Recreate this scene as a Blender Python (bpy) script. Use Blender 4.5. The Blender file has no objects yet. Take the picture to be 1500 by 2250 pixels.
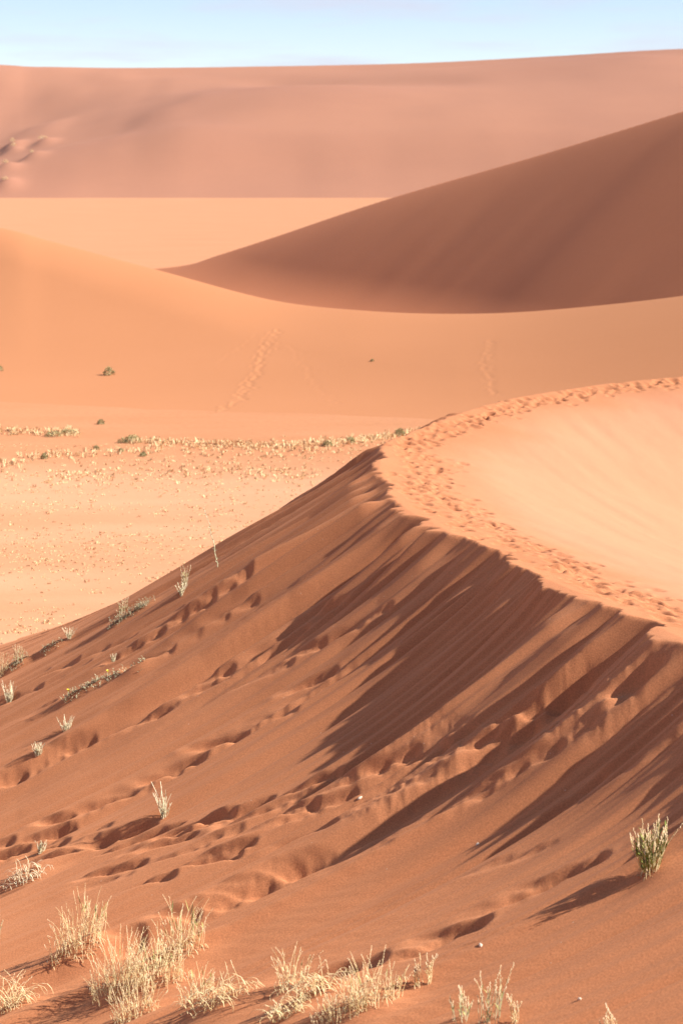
import bpy, bmesh, math, random
import numpy as np
from mathutils import Vector

R = math.radians
random.seed(11)
rng = np.random.default_rng(7)
scene = bpy.context.scene
COL = scene.collection

# ------------------------------------------------------------------ camera, sky, sun, exposure
# level camera with a vertical lens shift; focal length in photo pixels, eye level at photo row EYE
F, UC, EYE = 5312.0, 750.0, 300.0
cam_data = bpy.data.cameras.new('camera')
cam = bpy.data.objects.new('camera', cam_data)
COL.objects.link(cam)
cam.location = (0, 0, 0)
cam.rotation_euler = (R(90), 0, 0)
cam_data.sensor_fit = 'VERTICAL'
cam_data.sensor_height = 36.0
cam_data.lens = 36.0 * F / 2250.0
cam_data.shift_y = -(1125.0 - EYE) / 2250.0
cam_data.clip_start = 0.1
cam_data.clip_end = 30000.0
cam_data.dof.use_dof = True
cam_data.dof.focus_distance = 34.0
cam_data.dof.aperture_fstop = 2.6
scene.camera = cam

SKY_TINT = (1.06, 0.99, 0.99, 1.0)
SUN_ELEV, SUN_SIDE = 37.0, 7.0          # degrees above the horizon; degrees behind the camera's right hand
world = bpy.data.worlds.new('World')
scene.world = world
world.use_nodes = True
wn, wl = world.node_tree.nodes, world.node_tree.links
wn.clear()
w_out = wn.new('ShaderNodeOutputWorld')
w_bg = wn.new('ShaderNodeBackground')
w_bg.inputs['Strength'].default_value = 0.076
sky = wn.new('ShaderNodeTexSky')
sky.sky_type = 'NISHITA'
sky.sun_disc = False
sky.sun_elevation = R(SUN_ELEV)
sky.sun_rotation = R(90 + SUN_SIDE)
sky.altitude = 2500
sky.air_density = 0.8
sky.dust_density = 0.2
sky.ozone_density = 1.0
# thin high cloud wisps, everywhere in the sky alike
w_tc = wn.new('ShaderNodeTexCoord')
w_map = wn.new('ShaderNodeMapping')
w_map.inputs['Scale'].default_value = (9.0, 9.0, 75.0)
w_map.inputs['Location'].default_value = (0.35, 0.0, 0.2)
w_noise = wn.new('ShaderNodeTexNoise')
w_noise.inputs['Scale'].default_value = 1.0
w_noise.inputs['Detail'].default_value = 5.0
w_noise.inputs['Roughness'].default_value = 0.55
w_ramp = wn.new('ShaderNodeValToRGB')
w_ramp.color_ramp.elements[0].position = 0.47
w_ramp.color_ramp.elements[1].position = 0.66
w_mix = wn.new('ShaderNodeMix')
w_mix.data_type = 'RGBA'
w_mix.inputs['B'].default_value = (4.45, 4.7, 5.7, 1)
w_sc = wn.new('ShaderNodeMath'); w_sc.operation = 'MULTIPLY'; w_sc.inputs[1].default_value = 0.6
wl.new(w_tc.outputs['Generated'], w_map.inputs['Vector'])
wl.new(w_map.outputs['Vector'], w_noise.inputs['Vector'])
wl.new(w_noise.outputs['Fac'], w_ramp.inputs['Fac'])
wl.new(w_ramp.outputs['Color'], w_sc.inputs[0])
wl.new(w_sc.outputs[0], w_mix.inputs['Factor'])
wl.new(sky.outputs['Color'], w_mix.inputs['A'])
w_tint = wn.new('ShaderNodeMix'); w_tint.data_type = 'RGBA'; w_tint.blend_type = 'MULTIPLY'
w_tint.inputs['Factor'].default_value = 1.0
w_tint.inputs['B'].default_value = SKY_TINT
wl.new(w_mix.outputs['Result'], w_tint.inputs['A'])
wl.new(w_tint.outputs['Result'], w_bg.inputs['Color'])
wl.new(w_bg.outputs['Background'], w_out.inputs['Surface'])

sun_data = bpy.data.lights.new('sun', 'SUN')
sun_data.energy = 5.0
sun_data.angle = R(0.53)
sun_data.color = (1.0, 0.94, 0.85)
sun = bpy.data.objects.new('sun', sun_data)
COL.objects.link(sun)
_e, _a = R(SUN_ELEV), R(SUN_SIDE)
SUN_FROM = Vector((math.cos(_e) * math.cos(_a), -math.cos(_e) * math.sin(_a), math.sin(_e)))
sun.rotation_euler = (-SUN_FROM).to_track_quat('-Z', 'Y').to_euler()
sun.location = (60, -20, 60)

scene.view_settings.view_transform = 'Standard'
scene.view_settings.look = 'None'
scene.view_settings.gamma = 1.0
scene.view_settings.exposure = 1.06
scene.render.engine = 'CYCLES'
scene.cycles.use_denoising = True
scene.cycles.max_bounces = 6
scene.cycles.diffuse_bounces = 4
scene.cycles.use_adaptive_sampling = False

# ------------------------------------------------------------------ maths helpers
def smooth(a, b, x):
    t = np.clip((np.asarray(x, float) - a) / (b - a), 0, 1)
    return t * t * (3 - 2 * t)

def _hash(ix, iy, seed):
    h = (ix.astype(np.int64) * 374761393 + iy.astype(np.int64) * 668265263 + seed * 974711) & 0x7fffffff
    h = ((h ^ (h >> 13)) * 1274126177) & 0x7fffffff
    return ((h ^ (h >> 16)) & 0xffff) / 65535.0

def vnoise(x, y, seed=0):
    """value noise, -1..1"""
    x = np.asarray(x, float); y = np.asarray(y, float)
    ix = np.floor(x); iy = np.floor(y)
    fx = x - ix; fy = y - iy
    fx = fx * fx * fx * (fx * (fx * 6 - 15) + 10); fy = fy * fy * fy * (fy * (fy * 6 - 15) + 10)
    ix = ix.astype(np.int64); iy = iy.astype(np.int64)
    a = _hash(ix, iy, seed); b = _hash(ix + 1, iy, seed)
    c = _hash(ix, iy + 1, seed); d = _hash(ix + 1, iy + 1, seed)
    return (a + (b - a) * fx + (c - a) * fy + (a - b - c + d) * fx * fy) * 2 - 1

def fbm(x, y, octaves=4, seed=0, gain=0.5):
    s, amp, n = 0.0, 1.0, 0.0
    for o in range(octaves):
        s = s + amp * vnoise(x * 2 ** o + 17.3 * o, y * 2 ** o - 9.1 * o, seed + o)
        n += amp; amp *= gain
    return s / n

def spline(pts, n=16):
    """Catmull-Rom through pts, n points per span"""
    p = np.array(pts, float)
    p = np.vstack([2 * p[0] - p[1], p, 2 * p[-1] - p[-2]])
    out = []
    for i in range(1, len(p) - 2):
        t = np.linspace(0, 1, n, endpoint=False)[:, None]
        a, b, c, d = p[i - 1], p[i], p[i + 1], p[i + 2]
        out.append(0.5 * ((2 * b) + (c - a) * t + (2 * a - 5 * b + 4 * c - d) * t ** 2 + (3 * b - a - 3 * c + d) * t ** 3))
    out.append(p[-2][None, :])
    return np.vstack(out)

def photo_point(u, v, z=None, y=None):
    """a point of the photograph at a known height or distance"""
    if y is None:
        y = -z * F / (v - EYE)
    return ((u - UC) / F * y, y, -(v - EYE) / F * y)

def polyline_field(x, y, P):
    """distance to a 3-D polyline in plan (positive on its left when walking along it), arc length, height"""
    shape = np.shape(x)
    x = np.ravel(np.asarray(x, float)); y = np.ravel(np.asarray(y, float))
    A = P[:-1]; B = P[1:]
    dx = B[:, 0] - A[:, 0]; dy = B[:, 1] - A[:, 1]
    L = np.hypot(dx, dy); S = np.concatenate([[0], np.cumsum(L)])
    best = np.full(x.shape, 1e18); sd = np.zeros_like(best); ss = np.zeros_like(best); zz = np.zeros_like(best)
    for i in range(len(A)):
        px = x - A[i, 0]; py = y - A[i, 1]
        t = np.clip((px * dx[i] + py * dy[i]) / (L[i] * L[i]), 0, 1)
        qx = px - t * dx[i]; qy = py - t * dy[i]
        d2 = qx * qx + qy * qy
        m = d2 < best
        best[m] = d2[m]
        sg = np.where(dx[i] * qy - dy[i] * qx >= 0, 1.0, -1.0)
        sd[m] = (sg * np.sqrt(d2))[m]
        ss[m] = (S[i] + t * L[i])[m]
        zz[m] = (A[i, 2] + t * (B[i, 2] - A[i, 2]))[m]
    return sd.reshape(shape), ss.reshape(shape), zz.reshape(shape)

def grid_object(name, X, Y, Z, mat):
    nr, nc = X.shape
    co = np.stack([X, Y, Z], -1).reshape(-1, 3).astype(np.float32)
    idx = np.arange(nr * nc).reshape(nr, nc)
    quads = np.stack([idx[:-1, :-1], idx[:-1, 1:], idx[1:, 1:], idx[1:, :-1]], -1).reshape(-1, 4).astype(np.int32)
    me = bpy.data.meshes.new(name)
    me.vertices.add(len(co)); me.vertices.foreach_set('co', co.ravel())
    me.loops.add(quads.size); me.loops.foreach_set('vertex_index', quads.ravel())
    me.polygons.add(len(quads))
    me.polygons.foreach_set('loop_start', np.arange(0, quads.size, 4, dtype=np.int32))
    me.polygons.foreach_set('use_smooth', np.ones(len(quads), bool))
    me.update(calc_edges=True)
    me.materials.append(mat)
    o = bpy.data.objects.new(name, me)
    COL.objects.link(o)
    return o

def structure(o):
    o['kind'] = 'structure'
    return o

# ------------------------------------------------------------------ materials
def sand_material(name, col, col2, noise_scale, grain=0.25, grain_scale=60.0, ripple=0.0, speck=0.0, aniso=(1, 1, 1), bumpd=0.004):
    m = bpy.data.materials.new(name)
    m.use_nodes = True
    n, l = m.node_tree.nodes, m.node_tree.links
    b = n['Principled BSDF']
    b.inputs['Roughness'].default_value = 0.95
    b.inputs['Specular IOR Level'].default_value = 0.12
    if 'Diffuse Roughness' in b.inputs:
        b.inputs['Diffuse Roughness'].default_value = 0.6
    tc = n.new('ShaderNodeTexCoord')
    mp = n.new('ShaderNodeMapping'); mp.inputs['Scale'].default_value = aniso
    l.new(tc.outputs['Object'], mp.inputs['Vector'])
    n1 = n.new('ShaderNodeTexNoise'); n1.inputs['Scale'].default_value = noise_scale
    n1.inputs['Detail'].default_value = 6; n1.inputs['Roughness'].default_value = 0.6
    l.new(mp.outputs['Vector'], n1.inputs['Vector'])
    rp = n.new('ShaderNodeValToRGB')
    rp.color_ramp.elements[0].position = 0.3; rp.color_ramp.elements[1].position = 0.7
    rp.color_ramp.elements[0].color = (*col2, 1); rp.color_ramp.elements[1].color = (*col, 1)
    l.new(n1.outputs['Fac'], rp.inputs['Fac'])
    # grain: single light and dark sand grains
    n2 = n.new('ShaderNodeTexNoise'); n2.inputs['Scale'].default_value = grain_scale
    n2.inputs['Detail'].default_value = 3; n2.inputs['Roughness'].default_value = 0.7
    l.new(tc.outputs['Object'], n2.inputs['Vector'])
    mr = n.new('ShaderNodeMapRange')
    mr.inputs['From Min'].default_value = 0.25; mr.inputs['From Max'].default_value = 0.75
    mr.inputs['To Min'].default_value = 1 - grain; mr.inputs['To Max'].default_value = 1 + grain
    l.new(n2.outputs['Fac'], mr.inputs['Value'])
    mx = n.new('ShaderNodeMix'); mx.data_type = 'RGBA'; mx.blend_type = 'MULTIPLY'
    mx.inputs['Factor'].default_value = 1.0
    l.new(rp.outputs['Color'], mx.inputs['A']); l.new(mr.outputs['Result'], mx.inputs['B'])
    last = mx.outputs['Result']
    if speck > 0:
        v = n.new('ShaderNodeTexVoronoi'); v.inputs['Scale'].default_value = 5.5
        l.new(tc.outputs['Object'], v.inputs['Vector'])
        lt = n.new('ShaderNodeMath'); lt.operation = 'LESS_THAN'; lt.inputs[1].default_value = 0.055
        l.new(v.outputs['Distance'], lt.inputs[0])
        wnz = n.new('ShaderNodeTexWhiteNoise')
        l.new(v.outputs['Position'], wnz.inputs['Vector'])
        gt = n.new('ShaderNodeMath'); gt.operation = 'GREATER_THAN'; gt.inputs[1].default_value = 0.80
        l.new(wnz.outputs['Value'], gt.inputs[0])
        ml = n.new('ShaderNodeMath'); ml.operation = 'MULTIPLY'
        l.new(lt.outputs[0], ml.inputs[0]); l.new(gt.outputs[0], ml.inputs[1])
        m2 = n.new('ShaderNodeMath'); m2.operation = 'MULTIPLY'; m2.inputs[1].default_value = speck
        l.new(ml.outputs[0], m2.inputs[0])
        ms = n.new('ShaderNodeMix'); ms.data_type = 'RGBA'
        ms.inputs['B'].default_value = (0.62, 0.47, 0.34, 1)
        l.new(m2.outputs[0], ms.inputs['Factor']); l.new(last, ms.inputs['A'])
        last = ms.outputs['Result']
    l.new(last, b.inputs['Base Color'])
    bp = n.new('ShaderNodeBump'); bp.inputs['Strength'].default_value = 0.5; bp.inputs['Distance'].default_value = bumpd
    l.new(n2.outputs['Fac'], bp.inputs['Height'])
    l.new(bp.outputs['Normal'], b.inputs['Normal'])
    return m

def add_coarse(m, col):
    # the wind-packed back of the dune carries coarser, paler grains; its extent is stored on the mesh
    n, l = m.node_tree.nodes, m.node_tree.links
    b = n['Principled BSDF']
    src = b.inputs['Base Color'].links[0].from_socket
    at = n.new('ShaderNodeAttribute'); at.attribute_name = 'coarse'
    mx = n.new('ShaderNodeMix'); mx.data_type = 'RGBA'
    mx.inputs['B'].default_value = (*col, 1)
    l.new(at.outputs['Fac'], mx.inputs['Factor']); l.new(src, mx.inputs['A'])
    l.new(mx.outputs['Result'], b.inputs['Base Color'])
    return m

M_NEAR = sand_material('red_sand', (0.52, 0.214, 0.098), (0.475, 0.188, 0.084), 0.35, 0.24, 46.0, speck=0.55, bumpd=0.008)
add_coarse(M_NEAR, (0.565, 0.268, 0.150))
M_PAN = sand_material('pan_sand', (0.50, 0.226, 0.110), (0.455, 0.196, 0.090), 0.13, 0.10, 3.0, aniso=(0.5, 1.6, 1), bumpd=0.03)
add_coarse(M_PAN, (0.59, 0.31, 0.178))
M_GOLD = sand_material('golden_sand', (0.465, 0.199, 0.090), (0.44, 0.186, 0.082), 0.03, 0.03, 4.0, bumpd=0.01)
M_BROWN = sand_material('brown_sand', (0.45, 0.168, 0.078), (0.42, 0.154, 0.070), 0.03, 0.03, 2.5, bumpd=0.01)
M_FAR = sand_material('far_sand', (0.41, 0.188, 0.112), (0.35, 0.158, 0.098), 0.012, 0.03, 1.0, bumpd=0.03)

# ------------------------------------------------------------------ the near dune
PAN_Z = -15.0
CREST = spline([(17.5, -33, -4.0), (14.1, -18, -4.3), (10.8, -3, -4.7), (9.1, 5, -5.0), (7.42, 13, -5.35), (5.75, 21, -5.7),
                (4.09, 28.97, -6.0), (3.28, 33, -6.23), (2.46, 37.2, -6.47), (1.72, 41.2, -6.65), (1.12, 44.84, -6.82),
                (0.82, 49.58, -7.0), (0.95, 55.06, -7.1), (1.56, 58.02, -7.1),
                photo_point(985, 915, -7.05), photo_point(1100, 880, -7.0), photo_point(1300, 845, -6.9),
                photo_point(1500, 825, -6.8), (17.5, 72.6, -6.6), (28, 76, -6.3), (48, 81, -6.2), (90, 89, -6.5)], 8)
_cs = np.concatenate([[0], np.cumsum(np.hypot(*np.diff(CREST[:, :2], axis=0).T))])
def crest_s(u, v, z):
    p = photo_point(u, v, z)
    return float(polyline_field(np.array([p[0]]), np.array([p[1]]), CREST)[1][0])
S_NEAR = crest_s(1500, 1400, -6.0)      # where the brink leaves the frame on the right
S_NOSE = crest_s(838, 1050, -7.0)
# slope of the slip face against the distance below the brink
_dk = np.array([0, 4, 6.2, 8.1, 10, 14, 20, 30, 200.0]); _sk = np.array([0.625, 0.615, 0.565, 0.50, 0.43, 0.36, 0.27, 0.2, 0.05])
_dd = np.linspace(0, 200, 8001)
_pp = np.concatenate([[0], np.cumsum(np.interp((_dd[1:] + _dd[:-1]) / 2, _dk, _sk) * np.diff(_dd))])
def slip_drop(d):
    return np.where(d > 0, np.interp(d, _dd, _pp), 0.9 * d)
def slip_ease(d, q):
    # nearer the camera the face flattens sooner below its steep top
    d = np.maximum(d - 0.9 - 1.3 * smooth(-7, 2, q), 0)
    return 0.225 * (d - 0.9 * (1 - np.exp(-d / 0.9))) * smooth(23, -4, q) * (1 - 0.35 * smooth(5, 14, d)) * (1 + 0.25 * smooth(-2, -9, q))

def near_base(x, y, fields=None):
    """height of the near dune without footprints"""
    d, s, zc = polyline_field(x, y, CREST) if fields is None else fields
    q = s - S_NEAR                                      # metres along the brink from the right frame edge
    dn = np.maximum(d, 0)
    # scalloped brink
    nose = smooth(27, 22, q)
    one = s * 0
    jag = 0.27 * vnoise(s * 0.8, one + 3.1, 5) + 0.17 * vnoise(s * 2.0, one + 8.4, 6) + 0.085 * vnoise(s * 4.6, one + 1.2, 9) + 0.05 * vnoise(s * 9.5, one + 5.2, 10)
    jag = (jag + 0.36 * np.exp(-((q - 9.2) / 1.8) ** 2)) * (0.35 + 0.65 * nose)
    dj = d + jag
    # how far the brink stands above the even face: throws the dark shadow of the upper face
    body = smooth(-8, -4, q) * smooth(21, 11, q)
    hs = 0.05 + body * (0.45 + 0.20 * vnoise(s * 0.5, one + 4.4, 21)) \
        + 0.10 * vnoise(s * 1.6, one + 2.2, 22) + 0.09 * vnoise(s * 3.7, one + 6.1, 23)
    hs = np.clip(hs, 0.01, 1.0)
    djn = np.maximum(dj, 0)
    zs = zc - slip_drop(dj) + slip_ease(dj, q) - hs * (1 - np.exp(-djn / (0.55 + 0.9 * body)))
    # avalanche chutes and tongues running down the face
    sw = s + 0.25 * vnoise(s * 0.3, dn * 0.15, 31)
    reach = 1 - 0.62 * smooth(4, -6, q)
    fade = smooth(0.05, 0.7, dn) * (1 - 0.9 * smooth(2.2, 6.5, dn / reach + 0.8 * vnoise(s * 1.1, one + 9.7, 32)))
    streak = 0.07 * vnoise(sw * 0.9, dn * 0.10 + 5, 41) + 0.065 * vnoise(sw * 2.3, dn * 0.15, 42) \
        + 0.045 * vnoise(sw * 5.1, dn * 0.22, 43) + 0.018 * vnoise(sw * 11, dn * 0.35, 44)
    # narrow sand tongues with sharp edges
    tong = np.clip(vnoise(sw * 3.1, dn * 0.33 + 2, 45) - 0.25, 0, 1) - np.clip(-vnoise(sw * 4.3, dn * 0.26 + 7, 46) - 0.3, 0, 1)
    zs = zs + (streak + 0.115 * tong) * fade * (1 + 0.7 * smooth(9, 16, q))
    # wind ripples in patches of the lower face
    rp = x * 0.40 + y * 0.917 + 0.25 * vnoise(x * 0.5, y * 0.5, 47)
    zs = zs + 0.0042 * np.sin(rp * 2 * math.pi / 0.17) * smooth(2.5, 4.5, dn) * smooth(-0.3, 0.4, vnoise(x * 0.22, y * 0.14, 48)) * smooth(44, 34, y)
    # broad unevenness lower down
    zs = zs + 0.05 * fbm(x * 0.35, y * 0.12, 3, 51) * smooth(2, 6, dn)
    # windward back
    w = np.maximum(-d, 0)
    zw = zc - 0.06 * w - 0.050 * w * w / (1 + 0.22 * w) - 0.10 * dn - 0.06 * smooth(0, 0.8, -d + 0.3)
    ca = x * 0.979 + y * 0.204; al = y * 0.979 - x * 0.204        # wind ridges on the back
    zw = zw + (0.028 * vnoise(ca * 0.8, al * 0.10, 61) + 0.012 * vnoise(ca * 2.3, al * 0.22, 62)) * smooth(1.2, 2.5, w) \
        + 0.006 * fbm(x * 3.0, y * 1.5, 3, 63)
    k = 0.018
    h = np.clip(0.5 + 0.5 * (zs - zw) / k, 0, 1)
    z = zs * (1 - h) + zw * h - k * h * (1 - h)
    # the sand rises to the shoulder the photographer stands on, behind the view
    z = z + 7.4 * smooth(13, 1, y) * np.exp(-((x + 2.5) / 4.5) ** 2)
    # the toe runs out under the pan
    return np.maximum(z, PAN_Z - 1.2)

def ray_hit(u, v, height, y0=16.0, y1=75.0, n=900):
    """where the line of sight through a photo point meets a height function"""
    Y = np.linspace(y0, y1, n)
    X = (u - UC) / F * Y; Z = -(v - EYE) / F * Y
    h = height(X, Y)
    below = np.nonzero(Z < h)[0]
    if len(below) == 0:
        return None
    i = max(1, below[0])
    a = (Z[i - 1] - h[i - 1]); b = (h[i] - Z[i])
    t = a / max(a + b, 1e-9)
    yy = Y[i - 1] + t * (Y[i] - Y[i - 1])
    return Vector(((u - UC) / F * yy, yy, -(v - EYE) / F * yy))

# tensor grid: fine where the photograph looks, coarse around
tc_ = np.concatenate([np.linspace(-4, -0.19, 36)[:-1], np.linspace(-0.19, 0.175, 640), np.linspace(0.175, 4, 36)[1:]])
rows = np.concatenate([np.linspace(-28, 17.5, 40)[:-1], np.geomspace(17.5, 75, 1480), np.geomspace(75, 130, 30)[1:]])
GY, GT = np.meshgrid(rows, tc_, indexing='ij')
GX = GT * np.maximum(GY, 15.0)
def up(a, r, c):
    """bilinear upsample of a[rows r][cols c] to the full grid"""
    a = np.stack([np.interp(tc_, tc_[c], row) for row in a])
    return np.stack([np.interp(rows, rows[r], a[:, j]) for j in range(a.shape[1])], 1)
r_ = np.unique(np.concatenate([np.arange(0, len(rows), 6), [len(rows) - 1]]))
c_ = np.unique(np.concatenate([np.arange(0, len(tc_), 6), [len(tc_) - 1]]))
fd, fs, fz = polyline_field(GX[np.ix_(r_, c_)], GY[np.ix_(r_, c_)], CREST)
NF = (up(fd, r_, c_), up(fs, r_, c_), up(fz, r_, c_))
GZ = near_base(GX, GY, NF)

# ------------------------------------------------------------------ prints and mounds in the near sand
def stamp(X, Y, Z, ys, tmin, tmax, cx, cy, rad, fn, tt, ymin=15.0):
    i0, i1 = np.searchsorted(ys, [cy - rad, cy + rad])
    lo = max(min(ys[max(i0 - 1, 0)], cy), ymin)
    j0 = np.searchsorted(tt, (cx - rad) / (lo if cx - rad < 0 else cy + rad)); j1 = np.searchsorted(tt, (cx + rad) / (lo if cx + rad > 0 else cy + rad))
    if i1 <= i0 or j1 <= j0:
        return
    sl = (slice(i0, i1), slice(j0, j1))
    Z[sl] += fn(X[sl] - cx, Y[sl] - cy)

def footprint(dx, dy, D, La, W, lip, soft=1.0):
    """plunge step: a hollow with a steep upper wall and a heaped lower lip, pointing along (dx, dy)"""
    def fn(X, Y):
        a = X * dx + Y * dy; b = -X * dy + Y * dx
        on = 1 / (1 + np.exp(-np.clip(a / (0.035 + 0.05 * La), -30, 30)))
        ap = np.maximum(a, 0)
        hole = -D * on * np.exp(-(ap / (1.25 * La)) ** 1.6 - (b / W) ** 4)
        heap = lip * np.exp(-((a - 1.65 * La) / (0.4 * La)) ** 2 - (b / (W * 1.2)) ** 2)
        side = 0.07 * D * np.exp(-((a - 0.3 * La) / La) ** 2 - ((np.abs(b) - 1.6 * W) / (0.45 * W)) ** 2)
        return (hole + heap + side) * soft
    return fn

def near_stamp(cx, cy, rad, fn):
    stamp(GX, GY, GZ, rows, None, None, cx, cy, rad, fn, tc_)

def walk(pts):
    """photo polyline -> points on the sand"""
    out = []
    for u, v in pts:
        p = ray_hit(u, v, near_base)
        if p is not None:
            out.append((p.x, p.y))
    return np.array(out)

def resample(P, step):
    seg = np.hypot(*np.diff(P, axis=0).T); S = np.concatenate([[0], np.cumsum(seg)])
    q = np.arange(0, S[-1], step)
    return np.stack([np.interp(q, S, P[:, 0]), np.interp(q, S, P[:, 1])], 1)

# the crusted slump below the brink: lumps and ragged edges
SL = walk([(1500, 1430), (1400, 1485), (1300, 1530), (1200, 1580), (1080, 1625), (980, 1665), (880, 1690), (780, 1730), (680, 1770)])
sd_, ss_, _ = polyline_field(GX[np.ix_(r_, c_)], GY[np.ix_(r_, c_)], np.column_stack([SL, np.zeros(len(SL))]))
SD, SS = up(sd_, r_, c_), up(ss_, r_, c_)
wid = 0.40 + 0.75 * np.exp(-((SS - 5.5) / 3.5) ** 2) + 0.22 * vnoise(SS * 1.2, SS * 0, 131)
slump = smooth(1.0, 0.75, np.abs(SD - 0.1) / wid) * smooth(0, 0.6, SS) * smooth(float(SS.max()), float(SS.max()) - 1.5, SS)
GZ += 0.5 * slump * (-0.03 + 0.030 * fbm(SS * 0.9, SD * 4.2, 3, 133) + 0.022 * fbm(SS * 2.6, SD * 9.0, 3, 134) + 0.026 * fbm(GX * 11, GY * 7, 2, 135))

def slide_print(ex, ey, L, D, W):
    """print of a foot that slid: steep upper wall, shaded trough of length L, then a floor that climbs back into the sun"""
    def fn(X, Y):
        a = X * ex + Y * ey; b = (-X * ey + Y * ex)
        on = 1 / (1 + np.exp(-np.clip((a - 0.35 * W * (b / W) ** 2) / 0.022, -30, 30)))
        tail = 1 - smooth(1.0 * L, 1.7 * L + 0.35, a)
        wob = 1 + 0.25 * vnoise(a * 5 + L * 90, b * 5, 151)
        hole = -D * on * tail * np.exp(-(b / (W * wob)) ** 4)
        rim = 0.10 * D * np.exp(-((a + 0.05) / 0.07) ** 2 - (b / W) ** 2)
        heap = 0.16 * D * np.exp(-((a - 1.6 * L - 0.4) / 0.16) ** 2 - (b / (1.2 * W)) ** 2)
        crumb = 0.10 * D * on * tail * fbm(X * 14 + L * 50, Y * 9, 2, 152) * np.exp(-(b / W) ** 4)
        return hole + rim + heap + crumb
    return fn

def put_print(u, v, len_px, W=0.13, deep=1.0):
    p = ray_hit(u, v, near_base)
    if p is None or p.y > 60:
        return
    L = min(len_px / (F / p.y), 0.58)
    ang = math.radians(180 - 14 + U_(-6, 6))
    ex, ey = math.cos(ang), math.sin(ang)
    e = 0.12
    g = float(near_base(np.array([p.x]), np.array([p.y]))[0] - near_base(np.array([p.x + ex * 0.6]), np.array([p.y + ey * 0.6]))[0]) / 0.6
    D = float(np.clip(L * max(0.753 - g, 0.10) * 0.9, 0.03, 0.098)) * deep
    near_stamp(p.x, p.y, L * 1.8 + 1.2, slide_print(ex, ey, L, D, W))

U_ = random.uniform
# prints picked out one by one: upper end and length of the shaded trough
PRINTS = []
for x0, y0, x1, y1 in (
        (1500, 90, 1400, 170), (1360, 190, 1200, 310), (1030, 390, 900, 460), (750, 570, 660, 620), (420, 708, 320, 760), (120, 858, 30, 905),
        (1480, 400, 1390, 470), (1310, 560, 1190, 630), (1090, 665, 970, 740), (900, 770, 800, 820), (800, 830, 720, 880), (600, 920, 480, 985), (330, 1030, 270, 1060),
        (1500, 840, 1310, 920), (1200, 960, 1050, 1040), (1030, 1003, 870, 1070), (810, 1070, 700, 1120), (685, 1080, 540, 1140), (490, 1075, 380, 1125),
        (515, 1112, 430, 1150), (295, 1080, 170, 1130), (330, 1100, 250, 1140), (60, 1145, 0, 1170),
        (830, 1090, 700, 1155), (590, 1150, 490, 1218), (500, 1145, 380, 1215), (330, 1180, 225, 1240), (300, 1145, 220, 1190), (130, 1170, 50, 1225), (40, 1205, 0, 1230),
        (980, 1020, 850, 1110), (860, 1120, 760, 1200), (640, 1240, 480, 1310), (1400, 955, 1200, 1050), (1120, 1150, 980, 1230), (1060, 1200, 870, 1270), (770, 1290, 680, 1324),
        (1480, 1060, 1350, 1120)):
    PRINTS.append((x0 * 0.4987, 1275 + y0 * 0.4987, math.hypot(x1 - x0, y1 - y0) * 0.4987, 0.08, 1.0))
PRINTS += [(1330, 1882, 100, .11, 1), (1225, 1932, 60, .10, .8), (1165, 1958, 60, .10, .8), (1070, 2022, 75, .12, 1), (985, 2062, 70, .12, .8), (845, 2103, 70, .11, .9), (775, 2122, 60, .1, .8),
           (318, 2068, 40, .14, 1), (1480, 1620, 60, .12, .8), (1400, 1668, 70, .12, .8), (1330, 1705, 70, .1, .6),
           (1220, 1850, 40, .07, .4), (1190, 1862, 40, .07, .4), (1120, 1885, 40, .07, .4), (1050, 1910, 36, .06, .3)]
# long trails: photo polyline, spacing and length of the prints in photo pixels
for pts, gap, ln, deep in (
        ([(1460, 1445), (1380, 1485), (1250, 1530), (1140, 1580), (1050, 1612), (950, 1640), (860, 1668), (770, 1698)], 72, 62, 0.9),
        ([(1260, 1565), (1130, 1640), (1000, 1685), (880, 1715), (780, 1740)], 85, 70, 0.7),
        ([(1240, 1640), (1130, 1700), (1050, 1740), (1010, 1762), (945, 1790), (855, 1840), (805, 1862), (720, 1900), (650, 1925), (550, 1968), (440, 2008)], 88, 60, 0.75),
        ([(560, 1250), (480, 1310), (420, 1345), (340, 1395), (260, 1430), (190, 1455), (100, 1500), (0, 1550)], 60, 52, 0.9),
        ([(470, 1305), (380, 1350), (300, 1395), (200, 1430), (120, 1470), (20, 1515)], 66, 48, 0.8),
        ([(640, 1280), (520, 1350), (440, 1395), (380, 1420), (300, 1470), (190, 1510), (60, 1570)], 74, 60, 0.6),
        ([(860, 1330), (780, 1370), (700, 1420), (640, 1450)], 80, 70, 0.6),
        # sand dragged along between the steps of the longer trails
        ([(760, 1315), (660, 1395), (560, 1455), (490, 1490), (420, 1520), (350, 1565), (280, 1605), (200, 1635), (120, 1675), (40, 1715)], 34, 44, 0.42),
        ([(830, 1440), (700, 1512), (650, 1540), (527, 1618), (420, 1670), (345, 1713), (260, 1755), (150, 1803)], 30, 40, 0.42),
        ([(1130, 1700), (1010, 1762), (855, 1840), (720, 1900), (550, 1968), (430, 2012)], 36, 44, 0.40),
        ([(780, 1700), (640, 1755), (540, 1790), (440, 1805), (300, 1825), (150, 1845), (0, 1868)], 34, 46, 0.45),
        ([(700, 1775), (575, 1808), (450, 1850), (330, 1895), (240, 1935)], 36, 46, 0.40),
        ([(1310, 1895), (1200, 1945), (1110, 1992), (1060, 2030), (930, 2088), (840, 2108), (720, 2142)], 36, 44, 0.40)):
    P = np.array(pts, float)
    for q in resample(P, gap):
        PRINTS.append((q[0] + U_(-10, 10), q[1] + U_(-5, 5), ln * U_(0.7, 1.25), U_(0.07, 0.11), deep * U_(0.7, 1.15)))
for pr in PRINTS:
    put_print(*pr)

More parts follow.
